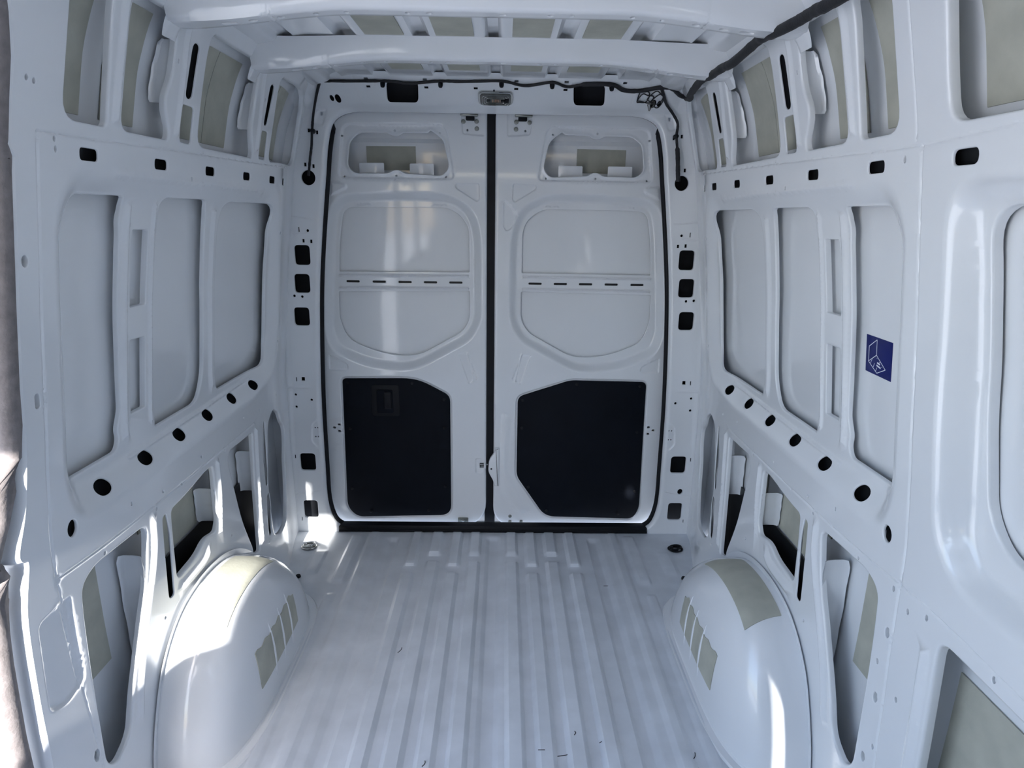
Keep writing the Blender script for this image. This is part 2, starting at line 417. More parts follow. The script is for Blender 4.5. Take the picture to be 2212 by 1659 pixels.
def build_wall(side):
    name = 'wall_right' if side > 0 else 'wall_left'
    f = wall_map(side)
    back = side
    holes = [O1, O2, O3, O4, L1, L2, L3, L4]
    holes = [dict(p=p, rim=.006, depth=.016) for p in holes]
    holes += [dict(p=p, rim=.002, depth=.004) for p in (SA, RA, SB, RB, SC, SD, SE)]
    holes += [dict(p=p, rim=.004, depth=.012) for p in (W1, W2, W3)]
    holes += [dict(p=p, rim=.003, depth=.016) for p in (R1, R2)]
    for y in SLOTS: holes.append(dict(p=rect(y, 1.660, .058, .024, .009), rim=.0022, depth=.004))
    for y in OVALS: holes.append(dict(p=ellipse(y, .902, .028, .018, n=24), rim=.003, depth=.005))
    holes.append(dict(p=ellipse(1.240, .873, .015, .020, n=22), rim=.003, depth=.006))
    for y, z in ((1.70, .722 + .045), (1.56, .757), (1.33, .757), (1.99, .757), (1.53, .43), (1.98, .44), (2.29, .235), (1.60, .79), (1.83, .80), (2.16, .82)):
        holes.append(small(y, z, .0045))
    for y, z in ((1.78, 1.633), (1.66, 1.900), (2.22, 1.903), (2.56, 1.465), (2.585, 1.465), (2.57, 1.02), (2.60, 1.02), (2.31, .80), (2.52, .80), (1.455, .855 - .03), (2.66, 1.63)):
        holes.append(sq(y, z, .006, .010))
    if side > 0:
        holes += [dict(p=p, rim=.007, depth=.02) for p in (O0, L5)]
        holes.append(dict(p=FWIN, rim=.006, depth=.02))
        holes.append(dict(p=rect(1.092, 1.660, .060, .026, .012), rim=.003, depth=.005))
        for z, r in ((.655, .013), (.478, .013), (.305, .013)): holes.append(dict(p=ellipse(1.185, z, .008, r, n=16), rim=.002, depth=.01))
        for y, z in ((1.19, .765), (1.135, .745), (1.20, .565), (1.12, .53), (1.16, .36), (.90, .775), (1.08, .77), (1.255, 1.668)): holes.append(small(y, z, .0045, .007))
        outer = P((2.80, 0.0), (2.80, 2.03), (-.22, 2.03), (-.22, 0.0))
    else:
        for y, z in ((1.178, 1.772), (1.196, 1.770), (1.250, 1.680)): holes.append(small(y, z, .004, .005))
        holes.append(dict(p=ellipse(1.160, 1.46, .008, .011, n=16), rim=.002, depth=.012))
        holes.append(dict(p=rounded(rect(1.165, 1.19, .013, .030), .0065), rim=.002, depth=.012))
        holes.append(dict(p=ellipse(1.252, 1.662, .004, .006, n=10), rim=.0012, depth=.008))
        holes.append(dict(p=ellipse(1.19, .30, .010, .016, n=14), rim=.002, depth=.01))
        edge = smooth_line(P((1.040, 0), (1.055, .25), (1.068, .42), (1.072, .60), (1.082, .76), (1.108, .862), (1.092, .880), (1.090, .905), (1.112, .98), (1.126, 1.10), (1.131, 1.23), (1.143, 1.45), (1.148, 1.62), (1.152, 1.640), (1.142, 1.66), (1.146, 1.69), (1.147, 1.80), (1.12, 1.92), (1.06, 2.03)), 6)
        outer = P((2.80, 0.0), (2.80, 2.03)) + [tuple(p) for p in edge[::-1]]
    rel = [Pocket(REC, rec_depth, .085)]
    def bead(line, d, w, closed=False): rel.append(Bead(smooth_line(line, 5) if not closed else line, d, w, closed))
    # raised posts and pressed lines
    bead(P((1.542, 1.56), (1.540, 1.30), (1.528, .985)), -.009, .017)
    bead(P((2.000, 1.545), (2.010, 1.25), (2.014, .985)), -.009, .014)
    bead(P((1.662, 1.56), (1.660, 1.25), (1.648, .985)), -.006, .010)
    bead(P((1.682, 1.99), (1.690, 1.86), (1.690, 1.74)), -.007, .012)
    bead(P((2.176, 1.98), (2.200, 1.86), (2.212, 1.75)), -.007, .012)
    bead(P((1.430, 1.99), (1.434, 1.86), (1.436, 1.74)), -.008, .014)
    bead(P((1.535, .73), (1.515, .62), (1.40, .38), (1.36, .26)), -.009, .016)
    bead(P((1.925, .74), (1.922, .62), (1.900, .50)), -.009, .015)
    bead(P((2.256, .735), (2.246, .58), (2.222, .28)), -.009, .014)
    bead(P((1.80, .478), (1.76, .462), (1.64, .462)), -.012, .022)
    bead(P((2.30, 1.612), (1.9, 1.622), (1.45, 1.628)), -.004, .014)
    bead(P((1.52, .925), (1.9, .925), (2.30, .93)), -.005, .008)
    # panel seams
    bead(P((1.205, 1.688), (1.50, 1.694), (1.95, 1.703), (2.60, 1.712)), .0022, .0030)
    bead(P((1.171, .787), (1.36, .775), (1.70, .768), (2.25, .766)), .003, .0035)
    rel.append(Bead(np.array([(1.205, 1.688), (1.198, 1.45), (1.188, 1.25), (1.176, 1.05), (1.171, .787)]), .003, .0035))
    if side > 0:
        rel.append(Bead(np.array([(1.171, .787), (1.165, .60), (1.150, .40), (1.128, .20)]), .003, .0035))
        bead(P((1.171, .787), (1.03, .793), (.80, .785), (.5, .78)), .002, .003)
        bead(P((1.205, 1.688), (.9, 1.700), (.3, 1.71)), .0018, .003)
        rel.append(Bead(np.array([(1.222, 1.70), (1.222, 2.02)]), .0018, .003))
        rel.append(Pocket(FWOUT, lambda q: np.maximum(rec_x(q[:, 1]) - main_x(q[:, 1]) + .004, .02), .050))
        bead(P((1.065, .70), (1.052, .45), (1.03, .2)), -.010, .016)
    else:
        rel.append(Pocket(rounded(P((1.205, .735), (1.100, .728), (1.088, .515), (1.140, .492), (1.205, .505)), .02), .007, .010))
        rel.append(Bead(np.array([(1.171, .787), (1.178, .65), (1.19, .45), (1.20, .25)]), .002, .003))
    w = sheet(name, outer, holes, f, back, PAINT, None, rel, grid=.05)
    tag(w, 'white pressed steel side wall on the %s of the van' % ('sliding door side' if side < 0 else 'long unbroken side'), kind='structure')
    # outer skin behind the openings
    ys = np.arange(1.05 if side < 0 else -.25, 2.96, .05); zs = np.linspace(-.02, 2.10, 60)
    V = np.array([(side * (skin_x(z) + skin_flare(y, z)), y, z) for y in ys for z in zs]); nz = len(zs)
    F = [(i * nz + j, i * nz + j + 1, (i + 1) * nz + j + 1, (i + 1) * nz + j) for i in range(len(ys) - 1) for j in range(nz - 1)]
    obj('outer_skin', mesh('outer_skin', V, F), PAINT, w)
    # webs that join the posts to the skin
    def web(y, z0, z1, wav, top_cut=.006, x_in=None):
        zz = np.linspace(z0, z1, 19)
        V, F = [], []
        for t, off in ((0, 0.0), (1, .0025)):
            for i, z in enumerate(zz):
                xi = main_x(z) + flare(y) + .004
                xo = skin_x(z) + .9 * flare(y) - .008 - wav * (.5 + .5 * math.sin(i * 1.05)) - (top_cut if i in (0, 18) else 0)
                for k in range(8):
                    s = k / 7
                    rib = .004 * max(0, math.cos(i * math.pi / 4)) ** 6 * (1 - s) - .010 * (1 - s) ** 4
                    V.append((side * (xi + (xo - xi) * s), y + rib + off - .006 * sstep((s - .85) / .15), z))
        n = 19 * 8
        for t in range(2):
            for i in range(18):
                for k in range(7):
                    a = t * n + i * 8 + k; F.append((a, a + 1, a + 9, a + 8))
        for i in range(18):
            a = i * 8 + 7; F.append((a, a + 8, n + a + 8, n + a))
        for k in range(7): F += [(k, k + 1, n + k + 1, n + k), (18 * 8 + k, 18 * 8 + k + 1, n + 18 * 8 + k + 1, n + 18 * 8 + k)]
        me = mesh('post_web', V, F)
        bm = bmesh.new(); bm.from_mesh(me); bmesh.ops.recalc_face_normals(bm, faces=bm.faces); bm.to_mesh(me); bm.free()
        obj('post_web', me, PAINT, w)
    web(1.650, 1.805, 1.945, .002); web(2.170, 1.805, 1.945, .002)
    web(1.480, .302, .660, .002); web(1.905, .535, .655, .002); web(2.238, .490, .655, .002)
    # black strips that paint the shade behind slots, ovals and wheelhouse openings
    def shade_strip(name, y0, y1, z0, z1, d0, d1):
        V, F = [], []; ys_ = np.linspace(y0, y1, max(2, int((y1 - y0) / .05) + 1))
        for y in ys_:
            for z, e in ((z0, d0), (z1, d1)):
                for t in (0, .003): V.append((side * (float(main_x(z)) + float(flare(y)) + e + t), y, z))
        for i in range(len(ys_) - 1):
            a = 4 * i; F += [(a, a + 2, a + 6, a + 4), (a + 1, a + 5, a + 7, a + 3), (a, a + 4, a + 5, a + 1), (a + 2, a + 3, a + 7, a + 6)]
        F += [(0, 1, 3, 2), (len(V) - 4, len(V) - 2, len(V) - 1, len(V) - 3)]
        obj(name, mesh(name, V, F, False), CAVITYSHADE, w)
    shade_strip('rail_shade', 1.18 if side < 0 else .95, 2.72, 1.630, 1.692, .022, .022)
    shade_strip('rail_shade', 1.30, 2.42, .838, .942, .032, .066)
    shade_strip('slot_shade', 1.19, 1.285, .82, .925, .03, .03)
    for y in (1.733, 2.262): shade_strip('slot_shade', y - .035, y + .042, 1.816, 1.966, .016, .016)
    shade_strip('wheelhouse_shade', 1.62, 2.50, .05, .525, .055, .070)
    shade_strip('wheelhouse_shade', 1.535, 1.615, .44, .655, .03, .03)
    shade_strip('slot_shade', 2.27, 2.37, .24, .75, .03, .03)
    # damping pads glued to the skin
    def pad(y0, y1, z0, z1, crease=True):
        ny, nz_ = 8, 10; V, F = [], []
        for off in (.004, .001):
            for i in range(ny + 1):
                for j in range(nz_ + 1):
                    y = y0 + (y1 - y0) * i / ny; z = z0 + (z1 - z0) * j / nz_
                    V.append((side * (skin_x(z) + .9 * flare(y) - off), y, z))
        n = (ny + 1) * (nz_ + 1)
        for i in range(ny):
            for j in range(nz_):
                a = i * (nz_ + 1) + j; F.append((a, a + 1, a + nz_ + 2, a + nz_ + 1))
        rimloop = [i * (nz_ + 1) for i in range(ny + 1)] + [ny * (nz_ + 1) + j for j in range(1, nz_ + 1)] + [i * (nz_ + 1) + nz_ for i in range(ny - 1, -1, -1)] + [j for j in range(nz_ - 1, 0, -1)]
        for k in range(len(rimloop)):
            a, b = rimloop[k], rimloop[(k + 1) % len(rimloop)]; F.append((a, b, n + b, n + a))
        me = mesh('damping_pad', V, F)
        bm = bmesh.new(); bm.from_mesh(me); bmesh.ops.recalc_face_normals(bm, faces=bm.faces); bm.to_mesh(me); bm.free()
        tag(obj('damping_pad', me, PAD, w), 'beige damping pad on the skin behind an opening')
    for y0, y1 in ((1.20, 1.405), (1.475, 1.60), (1.82, 1.945), (1.948, 2.10), (2.32, 2.44), (2.443, 2.60)):
        pad(y0, y1, 1.742, 1.985)
    pad(1.305, 1.40, .40, .72); pad(1.665, 1.905, .527, .80); pad(2.03, 2.10, .46, .74); pad(1.59, 1.63, .66, .74)
    if side > 0:
        pad(.70, .996, 1.742, 1.985); pad(1.0, 1.125, 1.742, 1.985); pad(.50, 1.06, .15, .655)
    return w

# ------------------------------------------------------------------ floor
RIBS = [(.056, .068, .108, .119), (.149, .162, .200, .211), (.242, .255, .297, .309), (.345, .357, .394, .407)]
BREAKS = [2.55, 2.46, 2.555, 2.46]
def ramp(y, a, b, w=.012): return sstep((y - a) / w) * sstep((b - y) / w)
def trap(x, t): return np.clip((x - t[0]) / (t[1] - t[0]), 0, 1) * np.clip((t[3] - x) / (t[3] - t[2]), 0, 1)
def floor_h(x, y):
    ax = np.abs(x); h = np.zeros_like(x)
    for t, b in zip(RIBS, BREAKS):
        h += .016 * trap(ax, t) * (ramp(y, -.5, b - .022, .022) + ramp(y, b + .020, 2.80, .024))
    h -= .012 * trap(ax, (-1, 0, .018, .036)) * ramp(y, -.5, 2.76, .03)
    h -= .012 * trap(ax, (.460, .474, .505, .528)) * ramp(y, -.5, 2.75, .03)
    h += .010 * trap(ax, (.562, .581, .606, .622)) * ramp(y, -.5, 2.80)
    h += .010 * trap(ax, (.636, .650, .690, .703)) * ramp(y, 2.345, 2.775, .03)
    h += .006 * trap(ax, (.775, .790, .83, .85)) * ramp(y, 2.42, 2.63, .03)
    h += .006 * trap(ax, (.655, .668, .69, .70)) * ramp(y, -.5, 2.28)
    h -= .012 * np.exp(-((ax - .882) / .035) ** 2 - ((y - 2.655) / .03) ** 2)
    return h
def build_floor():
    xs = set(np.round(np.arange(-1.02, 1.021, .04), 4))
    for t in RIBS + [(.018, .036, .036, .018), (.460, .474, .505, .528), (.562, .581, .606, .622), (.636, .650, .690, .703), (.775, .790, .83, .85), (.655, .668)]:
        for a in t:
            for e in (-.0018, .0018): xs |= {round(a + e, 4), round(-a + e, 4)}
    for a in np.arange(.82, .95, .01): xs |= {round(a, 4), round(-a, 4)}
    ys = set(np.round(np.arange(-.3, 2.2, .10), 4)) | set(np.round(np.arange(2.2, 2.801, .011), 4)) | {2.80}
    xs, ys = np.array(sorted(xs)), np.array(sorted(ys))
    X, Y = np.meshgrid(xs, ys, indexing='ij')
    Z = floor_h(X.ravel(), Y.ravel())
    V = np.stack([X.ravel(), Y.ravel(), Z], 1); n = len(ys)
    F = [(i * n + j, (i + 1) * n + j, (i + 1) * n + j + 1, i * n + j + 1) for i in range(len(xs) - 1) for j in range(n - 1)]
    me = mesh('floor', V, F); me.set_sharp_from_angle(angle=math.radians(25))
    o = obj('floor', me, FLOORP)
    tag(o, 'pale grey ribbed steel load floor', kind='structure')
    for sx in (-1, 1): disc('rubber_plug', (sx * .850, 2.395, .002), (0, 0, 1), .011, .012, RUBBER, o, 14)
    # stray bits of trimmed tie lying on the ribs: thin dark scuffs
    for x, y, L, a in ((.50, 2.36, .022, 0), (.235, 1.475, .045, .2), (.165, 1.478, .02, 0), (.35, 1.52, .02, .9), (.62, 1.47, .03, 1.1), (-.33, 1.93, .03, 1.2), (-.18, 1.43, .02, 1.3), (.27, 1.54, .015, 1.4), (.61, 1.40, .05, 1.2)):
        z = float(floor_h(np.array([x]), np.array([y]))[0])
        ln = [(x + L * (s - .5) * math.cos(a) + .004 * math.sin(3 * s), y + L * (s - .5) * math.sin(a), z + .0014) for s in np.linspace(0, 1, 7)]
        tag(tube('scrap_thread', ln, .0011, TAPE, o, 5), 'short black thread scrap on the floor')
    return o

# ------------------------------------------------------------------ wheel arches
ARCH = smooth_line(P((1.372, 0), (1.40, .125), (1.460, .262), (1.525, .340), (1.61, .392), (1.71, .412), (1.81, .410), (1.91, .390), (2.01, .345), (2.10, .275), (2.18, .180), (2.235, .080), (2.262, 0)), 5)
AC = np.array([1.82, 0.0])
def arch_point(side, t, s):
    """t 0..1 along the arch, s 0 at the wall .. 1 at the middle of the inner face"""
    i = t * (len(ARCH) - 1); k = min(int(i), len(ARCH) - 2); w = ARCH[k] + (ARCH[k + 1] - ARCH[k]) * (i - k)
    a = s * math.pi / 2
    n = 3.6
    c, d = math.cos(a) ** (2 / n), math.sin(a) ** (2 / n)
    p = AC + (w - AC) * c
    return np.array([side * (.914 - .211 * d), p[0], p[1]])
def build_arch(side):
    nt, ns = 72, 34; V, F = [], []
    ss = np.concatenate([np.linspace(0, .18, 6)[:-1], np.linspace(.18, .985, ns - 5)])
    ss = np.concatenate([[-1], ss])
    for i in range(nt + 1):
        t = i / nt
        for s in ss:
            if s == -1:
                p = arch_point(side, t, 0); c = AC; q = p.copy(); q[1:] = c + (p[1:] - c) * 1.055; q[0] = side * (.909 if q[2] < .87 else .9); V.append(q)
            else: V.append(arch_point(side, t, float(s)))
    m = len(ss)
    for i in range(nt):
        for j in range(m - 1): F.append((i * m + j, i * m + j + 1, (i + 1) * m + j + 1, (i + 1) * m + j))
    # close the inner face
    F.append(tuple(i * m + m - 1 for i in range(nt + 1)))
    # base flange on the floor
    loop = [arch_point(side, 0, float(s)) for s in ss[1:]] + [arch_point(side, 1, float(s)) for s in ss[:0:-1]]
    me = mesh('wheel_arch', V, F)
    bm = bmesh.new(); bm.from_mesh(me); bmesh.ops.recalc_face_normals(bm, faces=bm.faces); bm.to_mesh(me); bm.free()
    me.set_sharp_from_angle(angle=math.radians(60))
    root = empty('wheel_arch', (side * .82, 1.82, 0))
    o = obj('arch_shell', me, PAINT, root); o.matrix_parent_inverse = root.matrix_basis.inverted()
    b = np.array([[p[0], p[1]] for p in loop]); b = resample(b, .02, False)
    nn = normals(b, False); cen = np.array([side * .9, 1.82])
    sg = np.sign(((b - cen) * nn).sum(1)); nn *= sg[:, None]
    V, F = [], []
    for d, z in ((-.006, .016), (.004, .006), (.018, .0055), (.026, .007), (.031, .0005)):
        V += [(p[0] + q[0] * d, p[1] + q[1] * d, z) for p, q in zip(b, nn)]
    n = len(b)
    for k in range(4):
        for i in range(n - 1): F.append((k * n + i, k * n + i + 1, (k + 1) * n + i + 1, (k + 1) * n + i))
    me = mesh('base_flange', V, F)
    bm = bmesh.new(); bm.from_mesh(me); bmesh.ops.recalc_face_normals(bm, faces=bm.faces); bm.to_mesh(me); bm.free()
    o = obj('base_flange', me, PAINT, root); o.matrix_parent_inverse = root.matrix_basis.inverted()
    def patch(name, corners, mat, nu=16, nv=10, wave=0.0, off=.0035):
        c = [np.array(k) for k in corners]; V, F = [], []
        for o_ in (off, .0004):
            for i in range(nu + 1):
                for j in range(nv + 1):
                    u, v = i / nu, j / nv
                    ts = (c[0] * (1 - u) + c[1] * u) * (1 - v) + (c[3] * (1 - u) + c[2] * u) * v
                    ts = ts + np.array([0, wave * math.sin(u * 22) * (1 - v)])
                    p = arch_point(side, *ts); e = 1e-3
                    du = arch_point(side, ts[0] + e, ts[1]) - p; dv = arch_point(side, ts[0], ts[1] + e) - p
                    nrm = np.cross(du, dv); nrm /= np.linalg.norm(nrm)
                    if nrm @ (p - np.array([side * .93, 1.82, 0])) < 0: nrm = -nrm
                    V.append(p + nrm * o_)
        n = (nu + 1) * (nv + 1)
        for i in range(nu):
            for j in range(nv):
                a = i * (nv + 1) + j; F.append((a, a + 1, a + nv + 2, a + nv + 1))
        rl = [i * (nv + 1) for i in range(nu + 1)] + [nu * (nv + 1) + j for j in range(1, nv + 1)] + [i * (nv + 1) + nv for i in range(nu - 1, -1, -1)] + [j for j in range(nv - 1, 0, -1)]
        for k in range(len(rl)):
            a, b_ = rl[k], rl[(k + 1) % len(rl)]; F.append((a, b_, n + b_, n + a))
        me = mesh(name, V, F)
        bm = bmesh.new(); bm.from_mesh(me); bmesh.ops.recalc_face_normals(bm, faces=bm.faces); bm.to_mesh(me); bm.free()
        q = obj(name, me, mat, root); q.matrix_parent_inverse = root.matrix_basis.inverted()
        return q
    ang = np.arctan2(ARCH[:, 1], AC[0] - ARCH[:, 0]); rad = np.linalg.norm(ARCH - AC, axis=1)
    def face(y, z, off=0.0):
        c = math.hypot(y - AC[0], z) / np.interp(math.atan2(z, AC[0] - y), ang, rad)
        d = max(1 - c ** 3.6, 1e-4) ** (1 / 3.6)
        return np.array([side * (.914 - .211 * d - off), y, z])
    for y_ in (1.892, 1.814, 1.733):
        ln_ = [face(y_, float(z_)) for z_ in np.linspace(.06, .262, 15)]
        r_ = [.0065 * math.sin(math.pi * (k + .2) / 14.4) ** .6 for k in range(15)]
        rb = tube('press_rib', ln_, r_, PAINT, root, 8); rb.matrix_parent_inverse = root.matrix_basis.inverted()
    V, F = [], []; ny_, nz_ = 34, 8
    for off in (.0028, .0003):
        for i in range(ny_ + 1):
            y_ = 1.622 + .338 * i / ny_
            zt = .232 + .004 * math.sin(i * 1.1) - (.0 if i < 30 else (i - 30) * .004)
            for j in range(nz_ + 1): V.append(face(y_, .104 + (zt - .104) * j / nz_, off))
    n_ = (ny_ + 1) * (nz_ + 1)
    for i in range(ny_):
        for j in range(nz_):
            a_ = i * (nz_ + 1) + j; F.append((a_, a_ + 1, a_ + nz_ + 2, a_ + nz_ + 1))
    rl_ = [i * (nz_ + 1) for i in range(ny_ + 1)] + [ny_ * (nz_ + 1) + j for j in range(1, nz_ + 1)] + [i * (nz_ + 1) + nz_ for i in range(ny_ - 1, -1, -1)] + [j for j in range(nz_ - 1, 0, -1)]
    for k in range(len(rl_)): F.append((rl_[k], rl_[(k + 1) % len(rl_)], n_ + rl_[(k + 1) % len(rl_)], n_ + rl_[k]))
    me = mesh('side_pad', V, F)
    bm = bmesh.new(); bm.from_mesh(me); bmesh.ops.recalc_face_normals(bm, faces=bm.faces); bm.to_mesh(me); bm.free()
    sp_ = obj('side_pad', me, PAD, root); sp_.matrix_parent_inverse = root.matrix_basis.inverted()
    tag(sp_, 'beige damping pad on the inner face of the arch')
    tag(patch('top_pad', [(.33, .012), (.60, .012), (.64, .30), (.30, .30)], PAD), 'beige damping pad on the crown of the arch')
    return root

# ------------------------------------------------------------------ rear frame
HZ, HY, HS = 1.957, 2.80, .515                      # header leans forward above HZ
def back_map(q, h):
    z = q[:, 1]; x = q[:, 0]
    lean = np.maximum(z - HZ, 0)
    y = HY - lean / HS * sstep(lean / .02) + h
    return np.stack([x, y, z], 1)
def mirror(p): return [(-a, b) for a, b in p]
HALF_OPEN = P((0, 1.957), (.575, 1.957), (.640, 1.945), (.690, 1.908), (.716, 1.82), (.733, 1.70), (.758, 1.52), (.788, 1.27), (.805, 1.05), (.818, .80), (.824, .60), (.826, .35), (.825, .165), (.80, .06), (.76, .022), (0, .022))
def build_back():
    op = [tuple(p) for p in smooth_line(HALF_OPEN[1:-1], 4)]
    opening = [(a, b) for a, b in op] + [(-a, b) for a, b in op[::-1]]
    outer = P((-1.08, -.01), (1.08, -.01), (1.08, 1.4), (.97, 1.7), (.89, 1.95), (.79, 2.068), (-.79, 2.068), (-.89, 1.95), (-.97, 1.7), (-1.08, 1.4))
    holes = [dict(p=opening, rim=.018, depth=.024)]
    for s in (-1, 1):
        for c, w, h in (((.856, 1.362), .068, .086), ((.866, 1.237), .069, .083), ((.879, 1.087), .069, .083), ((.904, .375), .074, .088), ((.908, .123), .070, .094)):
            holes.append(dict(p=rect(s * c[0], c[1], w, h, .016), rim=.003, depth=.012))
        holes.append(dict(p=ellipse(s * .805, 1.689, .030, .031, n=28), rim=.002, depth=.012))
        holes.append(dict(p=rounded([(s * .445, 1.985), (s * .318, 1.985), (s * .303, 2.045), (s * .428, 2.045)], .017), rim=.003, depth=.014))
        holes.append(dict(p=ellipse(s * .642, 1.993, .012, .0125, n=18), rim=.0015, depth=.01)); holes.append(dict(p=ellipse(s * .666, 1.994, .0085, .009, n=16), rim=.0015, depth=.01))
        for x in (.503, .275, .080):
            holes.append(dict(p=rect(s * x, 2.0485, .016, .006), rim=.0008, depth=.008)); holes.append(dict(p=rect(s * x, 2.028, .016, .006), rim=.0008, depth=.008))
        for x, z in ((.731, 1.945), (.789, 1.878), (.755, 1.871), (.814, 1.742), (.780, 1.736), (.846, 1.424), (.812, 1.422)): holes.append(dict(p=rect(s * x, z, .010, .015), rim=.0008, depth=.008))
        for x, z in ((.862, 1.472), (.926, .791), (.962, .403), (.955, .07)): holes.append(dict(p=rect(s * x, z, .005, .020), rim=.0006, depth=.008))
        holes.append(dict(p=rect(s * .895, .793, .016, .018), rim=.0008, depth=.008))
        for x, z in ((.824, 1.468), (.936, .716), (.863, .691), (.937, .656), (.905, 1.181), (.870, 1.178)): holes.append(small(s * x, z, .006))
        for x in (.858, .845):
            for z in (.55, .505): holes.append(small(s * x, z, .0035))
    holes.append(dict(p=ellipse(.925, .232, .013, .015, n=18), rim=.0015, depth=.01))
    rel = []
    for s in (-1, 1):
        rel.append(Bead(np.array([(s * .775, 1.515), (s * .91, 1.528)]), .002, .0035))
        rel.append(Bead(np.array([(s * .82, .232), (s * 1.0, .20)]), .002, .0035))
        rel.append(Bead(np.array([(s * .88, .752), (s * .96, .752)]), -.004, .008))
        rel.append(Bead(np.array([(s * .83, 1.455), (s * .885, 1.450)]), -.003, .006))
        rel.append(Bead(np.array([(s * .552, 2.065), (s * .552, 1.962)]), .0015, .003))
        rel.append(Pocket(rounded([(s * .828, .60), (s * .872, .575), (s * .88, .48), (s * .828, .42)], .015), .004, .006))
        rel.append(Pocket(rounded([(s * .70, 1.97), (s * .755, 1.955), (s * .77, 1.90), (s * .725, 1.89)], .02), .005, .012))
        rel.append(Bead(smooth_line(P((s * .93, 1.40), (s * .955, 1.0), (s * .97, .6), (s * .985, .1)), 4), -.006, .020))
    w = sheet('wall_back', outer, holes, back_map, 1, PAINT, None, rel, grid=.05)
    tag(w, 'white steel rear frame around the doors', kind='structure')
    # boxed-in cavity behind the frame, its shade put into the panel's black
    V, F = [], []
    for s in (-1, 1):
        a = len(V)
        V += [(s * .845, 2.86, -.01), (s * 1.09, 2.86, -.01), (s * 1.09, 2.86, 1.5), (s * .86, 2.86, 2.0), (s * .76, 2.86, 1.95), (s * .80, 2.86, 1.5)]
        F.append(tuple(range(a, a + 6)))
    V += [(-.78, 2.84, 1.965), (.78, 2.84, 1.965), (.78, 2.78, 2.10), (-.78, 2.78, 2.10)]; F.append(tuple(range(12, 16)))
    obj('closing_panel', mesh('closing_panel', V, F, False), RUBBER, w)
    return w, opening

# ------------------------------------------------------------------ doors
DY = 2.88
def door_map(q, h): return np.stack([q[:, 0], DY + h, q[:, 1]], 1)
DW = rounded(P((-.655, 1.745), (-.640, 1.845), (-.595, 1.882), (-.475, 1.883), (-.455, 1.870), (-.425, 1.870), (-.405, 1.884), (-.300, 1.886), (-.286, 1.897), (-.232, 1.857), (-.208, 1.745), (-.240, 1.709), (-.405, 1.717), (-.425, 1.731), (-.455, 1.731), (-.475, 1.717), (-.625, 1.714)), [.02, .02, .02, .01, .012, .012, .01, .006, .006, .02, .02, .015, .012, .012, .012, .012, .02])
DWOUT = rounded(P((-.700, 1.690), (-.672, 1.905), (-.640, 1.922), (-.235, 1.924), (-.212, 1.895), (-.180, 1.690)), [.03, .03, .02, .04, .04, .03])
DREC = rounded(P((-.745, 1.575), (-.690, 1.628), (-.44, 1.643), (-.21, 1.640), (-.095, 1.570), (-.062, 1.45), (-.061, 1.06), (-.110, .965), (-.36, .826), (-.45, .811), (-.62, .830), (-.775, .905), (-.808, 1.00), (-.79, 1.25), (-.768, 1.465)), [.05, .06, .08, .09, .07, .08, .08, .07, .06, .05, .08, .08, .06, .1, .08])
DPU = rounded(P((-.69, 1.568), (-.60, 1.571), (-.20, 1.573), (-.122, 1.50), (-.122, 1.285), (-.728, 1.281), (-.718, 1.42)), [.05, .02, .08, .07, .006, .006, .05])
DPL = rounded(P((-.737, 1.188), (-.121, 1.198), (-.121, 1.06), (-.16, 1.000), (-.36, .889), (-.44, .881), (-.56, .897), (-.70, .955), (-.740, 1.05)), [.01, .008, .06, .06, .05, .05, .08, .07, .05])
TRIM_L = rounded(P((-.733, .776), (-.375, .780), (-.217, .694), (-.219, .056), (-.70, .043), (-.746, .10)), [.018, .07, .03, .055, .06, .05], 6)
TRIM_R = rounded(P((.366, .778), (.735, .773), (.737, .60), (.745, .10), (.715, .042), (.262, .052), (.113, .275), (.113, .692)), [.03, .025, .05, .05, .05, .05, .03, .03], 6)
